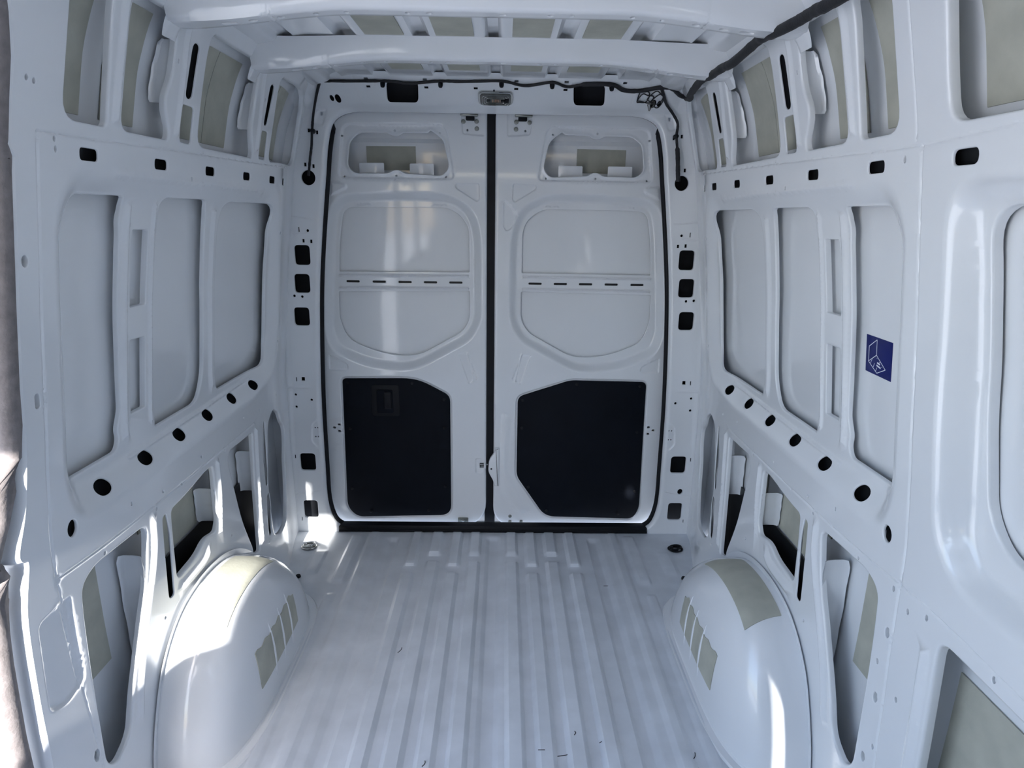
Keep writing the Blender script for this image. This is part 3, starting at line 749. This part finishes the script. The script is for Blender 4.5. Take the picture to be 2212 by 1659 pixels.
def build_door(side):
    left = side < 0
    mi = (lambda p: list(p)) if left else mirror
    if left:
        outer = rounded(P((-.87, -.006), (-.04, -.006), (-.04, 1.99), (-.87, 1.99)), [.08, .13, .02, .05], 8)
    else:
        outer = rounded(P((-.004, -.006), (.87, -.006), (.87, 1.99), (-.004, 1.99)), [.11, .08, .05, .04], 8)
    holes = [dict(p=mi(DW), rim=.003, depth=.010), dict(p=mi(DPU), rim=.002, depth=.006), dict(p=mi(DPL), rim=.002, depth=.006)]
    sg = -1 if left else 1
    for x in (.667, .545, .424, .305, .186): holes.append(dict(p=rect(sg * x, 1.236, .062, .010, .0048), rim=.0012, depth=.006))
    for x, z in ((.787, .525), (.763, .541), (.763, .507)): holes.append(dict(p=rect(sg * x, z, .014, .010, .0045), rim=.001, depth=.006))
    for x, z in ((.672, 1.868), (.442, 1.893), (.247, 1.886), (.672, 1.700), (.442, 1.706), (.222, 1.704), (.126, 1.899)): holes.append(small(sg * x, z, .0045))
    if left: holes.append(dict(p=rect(-.0575, .328, .030, .028), rim=.001, depth=.03))
    rel = [Pocket(mi(DREC), .042, .040), Pocket(mi(DWOUT), .010, .009), Bead(np.array(mi(DW)), -.005, .016, True)]
    rel.append(Pocket(rounded(mi(P((-.181, 1.678), (-.073, 1.683), (-.070, 1.610), (-.085, 1.597), (-.182, 1.657))), .014), .005, .006))
    rel.append(Pocket(rounded(mi(P((-.735, 1.683), (-.660, 1.675), (-.655, 1.65), (-.738, 1.612))), .016), -.006, .012))
    rel.append(Pocket(rounded(mi(P((-.792, .896), (-.702, .848), (-.700, .818), (-.794, .818))), .012), .004, .005))
    rel.append(Pocket(rounded(mi(P((-.176, .900), (-.128, .905), (-.081, .779), (-.126, .752))), .008), .004, .005))
    rel.append(Bead(np.array(mi(P((-.128, .905), (-.098, .770)))), -.003, .005))
    rel.append(Pocket(rounded(mi(P((-.155, 1.98), (-.045, 1.98), (-.045, 1.872), (-.15, 1.880))), .015), .004, .006))
    for z in (1.264, 1.207): rel.append(Bead(np.array(mi(P((-.725, z), (-.128, z + .003)))), -.008, .008))
    for x in (.60, .255): rel.append(Pocket(rounded(mi(rect(-x, 1.578, .062, .018)), .004), -.004, .004))
    if not left:
        rel.append(Pocket(rounded(P((.032, 1.612), (.042, 1.612), (.106, 1.545), (.068, 1.480), (.046, 1.472), (.032, 1.492)), .010), .005, .006))
        rel.append(Pocket(rounded(P((.030, .62), (.085, .60), (.075, .30), (.20, .075), (.115, .06), (.02, .2)), .03), -.006, .03))
    if left:
        rel.append(Pocket(rounded(P((-.095, .37), (-.041, .375), (-.041, .285), (-.095, .285)), .012), .004, .006))
    tr = TRIM_L if left else TRIM_R
    tq = np.array(ccw(tr)); rel.append(Pocket([tuple(p) for p in tq - normals(tq) * .012], .006, .008))
    d = sheet('door_1' if left else 'door_2', outer, holes, door_map, 1, PAINT, None, rel, grid=.05, outer_rim=(.012, .05))
    tag(d, 'white rear door with black lower panel %s' % ('holding a pull handle' if left else 'cut off at its lower inner corner'), kind='structure')
    x0, x1 = (-.88, -.035) if left else (-.006, .88)
    V = [(x0, DY + .057, -.01), (x1, DY + .057, -.01), (x1, DY + .057, 1.64), (x0, DY + .057, 1.64), (x0, DY + .105, 1.675), (x1, DY + .105, 1.675), (x1, DY + .100, 1.852), (x0, DY + .100, 1.852), (x0, DY + .080, 1.868), (x1, DY + .080, 1.868), (x1, DY + .075, 2.0), (x0, DY + .075, 2.0)]
    V += [(x, DY + e, z) for z in (-.012, 2.0) for x, e in ((x0 + .008, .03), (x1 - .008, .03), (x1 - .008, .112), (x0 + .008, .112))]
    F = [(0, 1, 2, 3), (3, 2, 5, 4), (4, 5, 6, 7), (7, 6, 9, 8), (8, 9, 10, 11), (12, 13, 14, 15), (16, 19, 18, 17), (12, 15, 19, 16), (13, 17, 18, 14), (14, 18, 19, 15)]
    obj('outer_skin', mesh('outer_skin', V, F, False), PAINT, d)
    xa_, xb_ = (-.715, -.138) if left else (.138, .715)
    box('bar_slot_shade', ((xa_ + xb_) / 2, DY + .0535, 1.236), (xb_ - xa_, .001, .028), CAVITYSHADE, d)  # black strip paints the shade seen through the bar slots
    # pad and tabs in the upper opening
    def m2(off): return lambda q, h: np.stack([q[:, 0], DY + off + h, q[:, 1]], 1)
    tag(prism('damping_pad', mi(P((-.588, 1.735), (-.366, 1.735), (-.366, 1.838), (-.588, 1.836))), m2(.102), .004, PAD, d, .001), 'beige damping pad behind the upper opening')
    for xa, xb in ((-.610, -.500), (-.386, -.278)):
        prism('mounting_tab', rounded(mi(P((xa, 1.700), (xb, 1.700), (xb, 1.762), (xa, 1.761))), [0, 0, .006, .006]), m2(.040), .003, PAINT, d, .001)
    t = prism('trim_panel', tr, m2(.004), .007, BLACK, d, .002)
    tag(t, 'matt black hardboard trim panel')
    scr = P((-.399, .756), (-.246, .675), (-.247, .529), (-.247, .214), (-.333, .081), (-.627, .074), (-.716, .200), (-.710, .521), (-.708, .755)) if left else P((.398, .758), (.705, .752), (.706, .516), (.716, .197), (.638, .070), (.268, .084), (.174, .216), (.135, .532), (.136, .675))
    for x, z in scr: disc('screw', (x, DY - .0025, z), (0, -1, 0), .0075, .004, RUBBER, t, 12)
    if left:
        fr = prism('handle_frame', rounded(P((-.596, .590), (-.462, .590), (-.462, .747), (-.596, .747)), .016), m2(-.0030), .004, RUBBER, d, .0025)
        prism('pull_handle', rounded(P((-.571, .606), (-.493, .606), (-.493, .724), (-.571, .724)), .010), m2(-.0068), .004, BLACK, fr, .0015)
        prism('finger_grip', rounded(P((-.533, .630), (-.500, .630), (-.500, .715), (-.533, .715)), .004), m2(-.0105), .010, RUBBER, fr, .003)
        tag(tube('striker_bar', P((-.072, DY + .012, .330), (-.045, DY + .014, .331), (-.032, DY + .014, .331)), .004, CHROME, d), 'chrome striker bar')
        br = prism('catch_bracket', rounded(P((-.184, -.002), (-.131, -.002), (-.131, .042), (-.184, .042)), .006), m2(-.001), .006, BOLT, d, .0015)
        disc('screw', (-.158, DY - .007, .026), (0, -1, 0), .006, .003, CHROME, br, 12)
    else:
        cv = rounded(P((.004, .222), (.024, .222), (.024, .427), (.004, .427), (.000, .405), (-.026, .365), (-.030, .300), (-.006, .255)), [.003, .003, .003, .003, .01, .02, .02, .01])
        lc = prism('latch_cover', cv, m2(0), .014, PAINT, d, .006)
        disc('pin', (-.014, DY - .0142, .318), (0, -1, 0), .0045, .0008, RUBBER, lc, 12)
        for x, z in ((.083, .051), (.083, .021), (.141, .022)): disc('bolt', (x, DY - .001, z), (0, -1, 0), .009, .005, BOLT, d)
    for x, z in ((.143, 1.933), (.086, 1.934), (.085, 1.905)): disc('bolt', (sg * x, DY - .001, z), (0, -1, 0), .0095, .004, BOLT, d)
    c = prism('top_catch', rounded(mi(P((-.155, 1.952), (-.079, 1.952), (-.079, 1.966), (-.155, 1.966))), .004), m2(-.012), .012, BOLT, d, .003)
    prism('catch_block', rounded(mi(P((-.132, 1.936), (-.094, 1.936), (-.094, 1.955), (-.132, 1.955))), .006), m2(-.006), .012, RUBBER, c, .003)
    return d

# ------------------------------------------------------------------ ceiling
def roof_z(x, y):
    ax = np.abs(x)
    z = 2.058 - .030 * sstep((ax - .55) / .16)
    for c, w in ((.62, .026), (.44, .030), (.215, .024), (0, .024)):
        z = z + .016 * sstep((w - np.abs(ax - c)) / .013 + .2)
    return z
def build_ceiling():
    xs = np.arange(-.72, .7201, .0075); ys = np.concatenate([np.arange(-.3, 2.7, .06), [2.72]])
    X, Y = np.meshgrid(xs, ys, indexing='ij'); n = len(ys)
    V = np.stack([X.ravel(), Y.ravel(), roof_z(X.ravel(), Y.ravel())], 1)
    F = [(i * n + j, (i + 1) * n + j, (i + 1) * n + j + 1, i * n + j + 1) for i in range(len(xs) - 1) for j in range(n - 1)]
    o = obj('ceiling', mesh('ceiling', V, F), PAINT)
    tag(o, 'white ribbed steel roof skin', kind='structure')
    V = [(-.80, -1.3, 2.125), (.80, -1.3, 2.125), (.80, 3.0, 2.125), (-.80, 3.0, 2.125), (-.82, -.3, 2.0), (.82, -.3, 2.0)]
    obj('outer_skin', mesh('outer_skin', V, [(0, 1, 2, 3)], False), PAINT, o)
    for s in (-1, 1):
        for xa, xb in ((.056, .168), (.262, .376)):
            for y0, y1 in ((1.70, 2.022), (2.20, 2.48), (1.20, 1.52)):
                a, b = sorted((s * xa, s * xb))
                box('damping_pad', ((a + b) / 2, (y0 + y1) / 2, 2.0560), (b - a, y1 - y0, .0035), PAD, o)
    return o
def build_beam(y0, label):
    prof = np.array([(-.004, .062), (-.002, .050), (.004, .010), (.008, .002), (.013, 0), (.064, 0), (.070, .004), (.080, .048), (.090, .062)])
    prof[:, 1] += 1.997
    seg = np.concatenate([[0], np.cumsum(np.linalg.norm(np.diff(prof, axis=0), axis=1))])
    L = seg[-1]; mid = np.interp(.038, prof[:, 0], seg)
    def fm(q, h):
        ax = np.abs(q[:, 0]); droop = -.034 * sstep((ax - .30) / .42)
        yy = np.interp(q[:, 1], seg, prof[:, 0]); zz = np.interp(q[:, 1], seg, prof[:, 1])
        low = 1 - np.clip((zz - 1.997) / .062, 0, 1)
        wid = .5 * sstep((ax - .58) / .14)
        return np.stack([q[:, 0], y0 + yy + (yy - .032) * wid * .6, zz + droop * (.25 + .75 * low) + h], 1)
    holes = []
    for s in (-1, 1):
        for x, a in ((.14, .007), (.19, .005), (.33, .006), (.40, .005), (.48, .009), (.545, .010), (.60, .018)): holes.append(dict(p=ellipse(s * x, mid, a, .0075, n=12), rim=.0012, depth=.006))
    holes.append(dict(p=ellipse(.03, mid, .008, .004, n=12), rim=.0012, depth=.006))
    rel = [Bead(np.array([(s * .50, 0.004), (s * .50, L - .004)]), .002, .003) for s in (-1, 1)] 
    root = empty('roof_beam', (0, y0 + .03, 2.03))
    b = sheet('beam_shell', P((-.725, 0), (.725, 0), (.725, L), (-.725, L)), holes, fm, 1, PAINT, root, rel, grid=.012, step=.014)
    b.matrix_parent_inverse = root.matrix_basis.inverted()
    bk = box('beam_hole_shade', (0, y0 + .038, 2.012), (1.3, .050, .004), CAVITYSHADE, root); bk.matrix_parent_inverse = root.matrix_basis.inverted()  # black plate paints the shade seen through the underside holes
    # gusset feet on the side rails
    for s in (-1, 1):
        V, F = [], []
        zs = np.linspace(1.935, 2.012, 12)
        for z in zs:
            k = (z - 1.935) / .077; hw = .030 + .014 * k
            for yy in np.linspace(-hw, hw, 9):
                e = min(1, (1 - abs(yy) / hw) * 4)
                V.append((s * (main_x(z) - .0015 - (.004 * e + .050 * k ** 2.2 * (.35 + .65 * e)) * min(1, k * 6)), y0 + .036 + yy, z))
        for i in range(11):
            for j in range(8): F.append((i * 9 + j, i * 9 + j + 1, (i + 1) * 9 + j + 1, (i + 1) * 9 + j))
        me = mesh('end_gusset', V, F)
        bm = bmesh.new(); bm.from_mesh(me); bmesh.ops.recalc_face_normals(bm, faces=bm.faces); bm.to_mesh(me); bm.free()
        g = obj('end_gusset', me, PAINT, root); g.matrix_parent_inverse = root.matrix_basis.inverted()
    return tag(root, label, 'roof beam', 'roof cross beams')

# ------------------------------------------------------------------ build the shell
wall_l = build_wall(-1); wall_r = build_wall(1)
floor = build_floor()
wall_b, OPENING = build_back()
door_l = build_door(-1); door_r = build_door(1)
ceiling = build_ceiling()
build_beam(1.565, 'white roof cross beam at the top edge of the picture, front of the two')
build_beam(2.050, 'white roof cross beam next to the rear door header, behind the other beam')
a_l = build_arch(-1); tag(a_l, 'white wheel arch hump by the sliding door side wall, sunlit', 'wheel arch', 'wheel arches')
a_r = build_arch(1); tag(a_r, 'white wheel arch hump below the blue sticker, in shade', 'wheel arch', 'wheel arches')

# ------------------------------------------------------------------ rubber seals and sill
op = np.array(OPENING); op = resample(ccw(op), .02)
nn = normals(op)
off_ = np.where(nn[:, 1] < -.5, -.014, .003)
line = np.stack([op[:, 0] + nn[:, 0] * off_, np.full(len(op), 2.836), op[:, 1] + nn[:, 1] * off_], 1)
sl = tube('door_seal', line, .0125, RUBBER, None, 10, True)
tag(sl, 'black rubber weather seal running round the rear door opening', 'seal')
cs = box('centre_seal', (-.022, DY + .030, .98), (.052, .03, 2.0), RUBBER, None, .004)
cs.name = 'centre_seal'; tag(cs, 'black rubber strip closing the gap between the rear doors', 'seal')
sp = P((-.775, .0), (.775, .0), (.775, .028), (.755, .040), (-.755, .040), (-.775, .028))
def sill_map(q, h): return np.stack([q[:, 0], 2.835 + h, q[:, 1]], 1)
s_root = prism('door_sill', sp, sill_map, .042, RUBBER, None, .008)
tag(s_root, 'black ribbed plastic sill strip at the foot of the rear doors', 'door sill')
for z in (.012, .024):
    tube('sill_rib', P((-.74, 2.792, z), (.74, 2.792, z)), .0022, RUBBER, s_root, 6)

# jamb and seal of the sliding door opening
ed = smooth_line(P((1.040, 0), (1.055, .25), (1.068, .42), (1.072, .60), (1.082, .76), (1.108, .862), (1.092, .880), (1.090, .905), (1.112, .98), (1.126, 1.10), (1.131, 1.23), (1.143, 1.45), (1.148, 1.62), (1.152, 1.640), (1.142, 1.66), (1.146, 1.69), (1.147, 1.80), (1.12, 1.92), (1.06, 2.03)), 6)
V, F = [], []
for dx, dy in ((0, 0), (.004, -.006), (.012, -.011), (.022, -.012), (.10, -.010), (.14, -.03)):
    V += [(-(float(main_x(p[1])) + dx), p[0] + dy, p[1]) for p in ed]
n = len(ed)
for k in range(5):
    for i in range(n - 1): F.append((k * n + i, k * n + i + 1, (k + 1) * n + i + 1, (k + 1) * n + i))
me = mesh('door_jamb', V, F)
bm = bmesh.new(); bm.from_mesh(me); bmesh.ops.recalc_face_normals(bm, faces=bm.faces); bm.to_mesh(me); bm.free()
obj('door_jamb', me, PAINT, wall_l)
edge_s = [(p[0] - .024 - .026 * float(sstep((1.15 - p[1]) / .25)), p[1], .020 + .012 * float(sstep((1.15 - p[1]) / .25))) for p in ed[::3]]
tag(tube('side_door_seal', [(-(float(main_x(p[1])) + p[2]), p[0], p[1]) for p in edge_s], .026, SEALG, None, 14, wob=.05), 'pinkish grey rubber seal along the edge of the sliding door opening', 'seal')

# ------------------------------------------------------------------ wiring harness
def hp(z): return HY - (z - HZ) / HS           # header surface depth at height z
root = empty('wiring_harness', (.70, 2.60, 2.04))
def sub(o):
    o.matrix_parent_inverse = root.matrix_basis.inverted(); return o
hd = P((-.700, 2.010), (-.688, 2.032), (-.66, 2.038), (-.56, 2.039), (-.453, 2.041), (-.396, 2.040), (-.335, 2.036), (-.22, 2.043), (-.127, 2.043), (.022, 2.046), (.113, 2.035), (.219, 2.045), (.280, 2.034), (.352, 2.042), (.452, 2.042), (.504, 2.028), (.567, 2.027), (.646, 2.037), (.690, 2.035), (.735, 2.016), (.765, 2.012))
ln = [(x, hp(z) - .012, z) for x, z in hd]
ln = smooth_line(P((-.795, 2.775, 1.695), (-.784, 2.775, 1.763), (-.775, 2.778, 1.813), (-.768, 2.778, 1.876), (-.754, 2.772, 1.95)) + ln[1:], 7)
ra = np.where(ln[:, 0] > .33, .0085, .0055)
sub(tube('rear_cable', ln, ra, TAPE, root, 9, wob=.18))
rw = P((.765, 2.690, 2.012), (.755, 2.60, 1.995), (.720, 2.470, 1.988), (.675, 2.191, 1.982), (.668, 2.08, 1.972), (.672, 1.972, 1.974), (.672, 1.895, 1.970), (.668, 1.721, 1.980), (.660, 1.657, 1.976), (.662, 1.579, 1.968), (.672, 1.487, 1.968), (.672, 1.424, 1.967), (.672, 1.335, 1.961), (.68, 1.1, 1.965), (.69, .6, 1.97))
sub(tube('side_cable', smooth_line(rw, 8), .0125, TAPE, root, 10, wob=.15))
dn = P((.650, 2.640, 2.034), (.672, 2.68, 2.012), (.694, 2.72, 1.99), (.735, 2.765, 1.96), (.760, 2.775, 1.924), (.760, 2.778, 1.875), (.770, 2.776, 1.807), (.776, 2.772, 1.74), (.782, 2.775, 1.695))
ln = smooth_line(dn, 8); sub(tube('pillar_cable', ln, np.where(ln[:, 2] < 1.83, .0095, .0058), TAPE, root, 9, wob=.12))
for x, z in ((-.44, 2.041), (-.215, 2.043), (.022, 2.046), (.219, 2.045), (.452, 2.042)):
    sub(disc('cable_clip', (x, hp(z) - .003, z - .002), (0, -.46, -.89), .0095, .022, RUBBER, root, 12))
for x, z in ((-.768, 1.874), (.760, 1.876)): sub(disc('cable_clip', (x, 2.797, z), (0, -1, 0), .010, .028, RUBBER, root, 12))
for k, (cx, cz, rx, rz, ph) in enumerate(((.588, 2.010, .022, .018, 0), (.60, 2.006, .030, .012, 1.2), (.640, 2.008, .030, .016, 2.0), (.655, 2.000, .024, .017, .6), (.632, 1.985, .011, .012, .3), (.634, 1.984, .007, .008, 2.3))):
    w_ = []
    for i in range(26):
        t = ph + 6.6 * i / 25
        z = cz + rz * math.sin(t) + .003 * math.sin(3 * t + k); x = cx + rx * math.cos(t) + .004 * math.cos(2 * t + k)
        w_.append((x, hp(max(z, HZ)) - .008 - .004 * (k % 3), z))
    sub(tube('loose_wire', w_, .0022 if k < 4 else .0014, TAPE if k < 4 else WIRE, root, 6))
tag(root, 'black taped wiring harness along the rear header and upper side rail', 'wiring harness')

# ------------------------------------------------------------------ cargo lamp
lc = Vector((-.002, hp(2.004) - .002, 2.004)); nz = Vector((0, -HS, -1)).normalized() if False else Vector((0, -.458, -.889))
ux = Vector((1, 0, 0)); uv = Vector((0, -.889, .458))     # up the sloping header
root = empty('cargo_lamp', tuple(lc))
def lamp_map(off):
    def f(q, h):
        return np.array([tuple(ux * a + uv * b - nz * (hh + off)) for (a, b), hh in zip(q, np.atleast_1d(h))])
    return f
prism('bezel', rounded(P((-.068, -.040), (.068, -.040), (.071, 0), (.068, .040), (-.068, .040), (-.071, 0)), .022, 5), lamp_map(0), .010, CHROME, root, .004)
ls = prism('lens', rounded(P((-.062, -.034), (.062, -.034), (.062, .034), (-.062, .034)), .018, 5), lamp_map(-.0095), .007, LENS, root, .004)
for k, (a, b) in enumerate(((.054, .026), (.046, .020), (.038, .014))):
    loop = rounded(P((-a, -b), (a, -b), (a, b), (-a, b)), .010, 4)
    tube('lens_ring', [tuple(ux * p[0] + uv * p[1] + nz * .0172) for p in loop], .0009, CHROME, ls, 6, True)
for k in range(6):
    x = -.012 + k * .006
    tube('bulb_coil', [tuple(ux * x - uv * .007 + nz * .018), tuple(ux * x + uv * .007 + nz * .018)], .0014, BULB, ls, 6)
prism('rocker_switch', rounded(P((.034, -.011), (.054, -.011), (.054, .011), (.034, .011)), .006), lamp_map(-.0165), .004, RUBBER, ls, .002)
for xa in (-.036, .022): prism('lens_block', rounded(P((xa, -.007), (xa + .016, -.007), (xa + .016, .007), (xa, .007)), .002), lamp_map(-.0165), .001, RUBBER, ls, .0004)
prism('release_tab', rounded(P((-.010, .040), (-.002, .040), (-.006, .047)), .001), lamp_map(0), .004, RUBBER, root, .001)
tag(root, 'clear oblong cargo lamp with chrome rim on the rear header', 'lamp')

# ------------------------------------------------------------------ lashing rings on the floor
def lashing(side, mat, label, up):
    root = empty('lashing_ring', (side * .882, 2.655, 0))
    c = 2 * math.pi
    cup = [(math.cos(c * i / 24) * .034, math.sin(c * i / 24) * .026) for i in range(24)]
    tube('cup_rim', [(x, y, .001) for x, y in cup], .0035, mat, root, 8, True)
    V = [(x * k, y * k, z) for k, z in ((1, .000), (.8, -.008), (.3, -.010)) for x, y in cup]
    F = [(k * 24 + i, k * 24 + (i + 1) % 24, (k + 1) * 24 + (i + 1) % 24, (k + 1) * 24 + i) for k in range(2) for i in range(24)] + [tuple(range(48, 72))]
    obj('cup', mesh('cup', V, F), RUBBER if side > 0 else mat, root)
    rg = [(.026 * math.cos(t) - side * 0.0, .019 * math.sin(t), .006 + up * (.5 + .5 * math.cos(t)) * .02) for t in np.linspace(.0, c, 22)[:-1]]
    tube('ring', rg, .0045, mat, root, 8, True)
    box('hinge_block', (.020 * (1 if side < 0 else -1), 0, .006), (.018, .016, .012), mat, root, .003)
    return tag(root, label, 'lashing ring', 'floor lashing rings')
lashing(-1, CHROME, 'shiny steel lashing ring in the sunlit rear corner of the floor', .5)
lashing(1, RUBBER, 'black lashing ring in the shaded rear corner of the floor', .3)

# ------------------------------------------------------------------ sticker on the window blank
def st_map(off):
    def f(q, h): return np.stack([skin_x(q[:, 1]) - off + h, q[:, 0], q[:, 1]], 1)
    return f
q0 = [np.array(p) for p in P((1.498, 1.281), (1.391, 1.280), (1.389, 1.187), (1.494, 1.189))]
st = prism('sticker', [tuple(p) for p in resample(q0, .02)], st_map(.0004), .0006, BLUE, None, .0001)
tag(st, 'dark blue printed sticker on the flat window blank', 'sticker')
def suv(u, v):       # 0..1 across, 0..1 down
    a = q0[0] * (1 - u) + q0[1] * u; b = q0[3] * (1 - u) + q0[2] * u
    return a * (1 - v) + b * v
def ink(u0, v0, u1, v1, w=.0008):
    a, b = suv(u0, v0), suv(u1, v1); d = (b - a) / np.linalg.norm(b - a); n_ = np.array([-d[1], d[0]]) * w
    prism('printed_line', [tuple(a - n_), tuple(b - n_), tuple(b + n_), tuple(a + n_)], st_map(.00095), .0003, WHITEINK, st, .00005)
for s_ in ((.42, .06, .42, .47), (.42, .06, .12, .30), (.12, .30, .11, .71), (.11, .71, .42, .47), (.42, .47, .78, .76), (.78, .76, .46, 1 - .06), (.46, .94, .11, .71)): ink(*s_)
for s_ in ((.26, .60, .20, .74), (.36, .70, .31, .82), (.46, .79, .41, .90)): ink(*s_, w=.0006)
for s_ in ((.46, .66, .57, .68), (.44, .73, .60, .77)): ink(*s_, w=.0020)
for s_ in ((.44, .54, .46, .55), (.54, .62, .56, .63), (.64, .72, .66, .73)): ink(*s_, w=.0008)

# ------------------------------------------------------------------ cab behind the viewer and the ground outside
def quad(name, pts, mat, parent=None):
    return obj(name, mesh(name, pts, [tuple(range(len(pts)))], False), mat, parent)
cab = box('wall_front', (0, -1.42, .45), (2.0, .06, .90), CABTRIM); tag(cab, 'dark dashboard and bulkhead at the front of the cab', kind='structure')
box('dashboard', (0, -1.20, .78), (1.86, .40, .24), CABTRIM, cab, .03)
box('blocker_shelf', (0, -.25, 1.99), (1.80, .56, .16), CABTRIM, ceiling, .02)  # unseen shelf added to set the upper edge of the sun beam
sh = empty('sun_blocker', (.127, -1.40, .92))  # unseen screen added behind the camera, leaves a slit for the sun
for k in range(10):
    xa = -.700 + k * .160; yy = .012 * (k % 2)
    V = [(xa - .127, yy, 0), (xa + .160 - .127, .012 - yy, 0), (xa + .160 - .127, .85 - yy, .965), (xa - .127, .838 + yy, .965)]
    V += [(a, b - .006, c + .004) for a, b, c in V]
    obj('blocker_panel', mesh('blocker_panel', V, [(0, 1, 2, 3), (7, 6, 5, 4), (0, 4, 5, 1), (2, 6, 7, 3), (1, 5, 6, 2), (3, 7, 4, 0)], False), BLOCKERFOIL, sh)
tag(sh, 'unseen silver folding screen added to narrow the sun beam', 'sun shade')
box('cab_floor', (0, -.80, -.03), (2.0, 1.3, .05), CABTRIM, cab)
for s in (-1, 1):
    cd = box('door_%d' % (3 if s < 0 else 4), (s * .99, -.80, .52), (.05, 1.2, 1.06), CABTRIM)
    tag(cd, 'dark cab door on the %s side' % ('sliding door' if s < 0 else 'driver'), kind='structure')
    box('window_post', (s * .97, -.22, 1.5), (.06, .10, 1.06), CABTRIM, cd)
    box('window_post', (s * .95, -1.36, 1.5), (.06, .10, 1.06), CABTRIM, cd)
    box('window_header', (s * .93, -.80, 1.93), (.10, 1.3, .22), CABTRIM, cd)
box('side_header', (-.95, .45, 1.97), (.14, 1.40, .20), PAINT, wall_l)
box('side_sill', (-1.0, .45, -.06), (.12, 1.40, .12), PAINT, wall_l)
box('wall_closing', (.96, -.24, 1.0), (.14, .04, 2.1), PAINT, wall_r)
for s in (-1, 1):
    root = empty('blocker_seat', (-.55 if s < 0 else .46, -.55, 0))  # unseen seats added to cut the sun, left one widened and rounded for it
    w = .72 if s < 0 else .50
    for nm, c, sz, bv in (('seat_base', (0, 0, .20), (.40, .42, .40), .03), ('seat_cushion', (0, 0, .46), (w, .50, .14), .05), ('backrest', (0, .27, .84), (w, .14, .70), .06), ('headrest', (0, .28, 1.30), (.30, .10, .22), .045)):
        if nm == 'backrest':
            def bmap(q, h): return np.stack([q[:, 0], .34 + h, q[:, 1]], 1)
            prism(nm, rounded(P((-w / 2, .5), (w / 2, .5), (w / 2, 1.21), (-w / 2, 1.21)), [.04, .04, .12, .12 if s > 0 else .24], 8), bmap, .14, CABTRIM, root, .03)
            continue
        box(nm, c, sz, CABTRIM, root, bv)
    tag(root, 'unseen dark cab seat added to shape the sun beam, %s' % ('beside the sliding door' if s < 0 else 'on the driver side'), 'seat', 'cab seats')
gnd = quad('ground', [(-60, -60, -.72), (60, -60, -.72), (60, 60, -.72), (-60, 60, -.72)], GROUNDM)
tag(gnd, 'pale concrete ground outside the van', kind='structure')
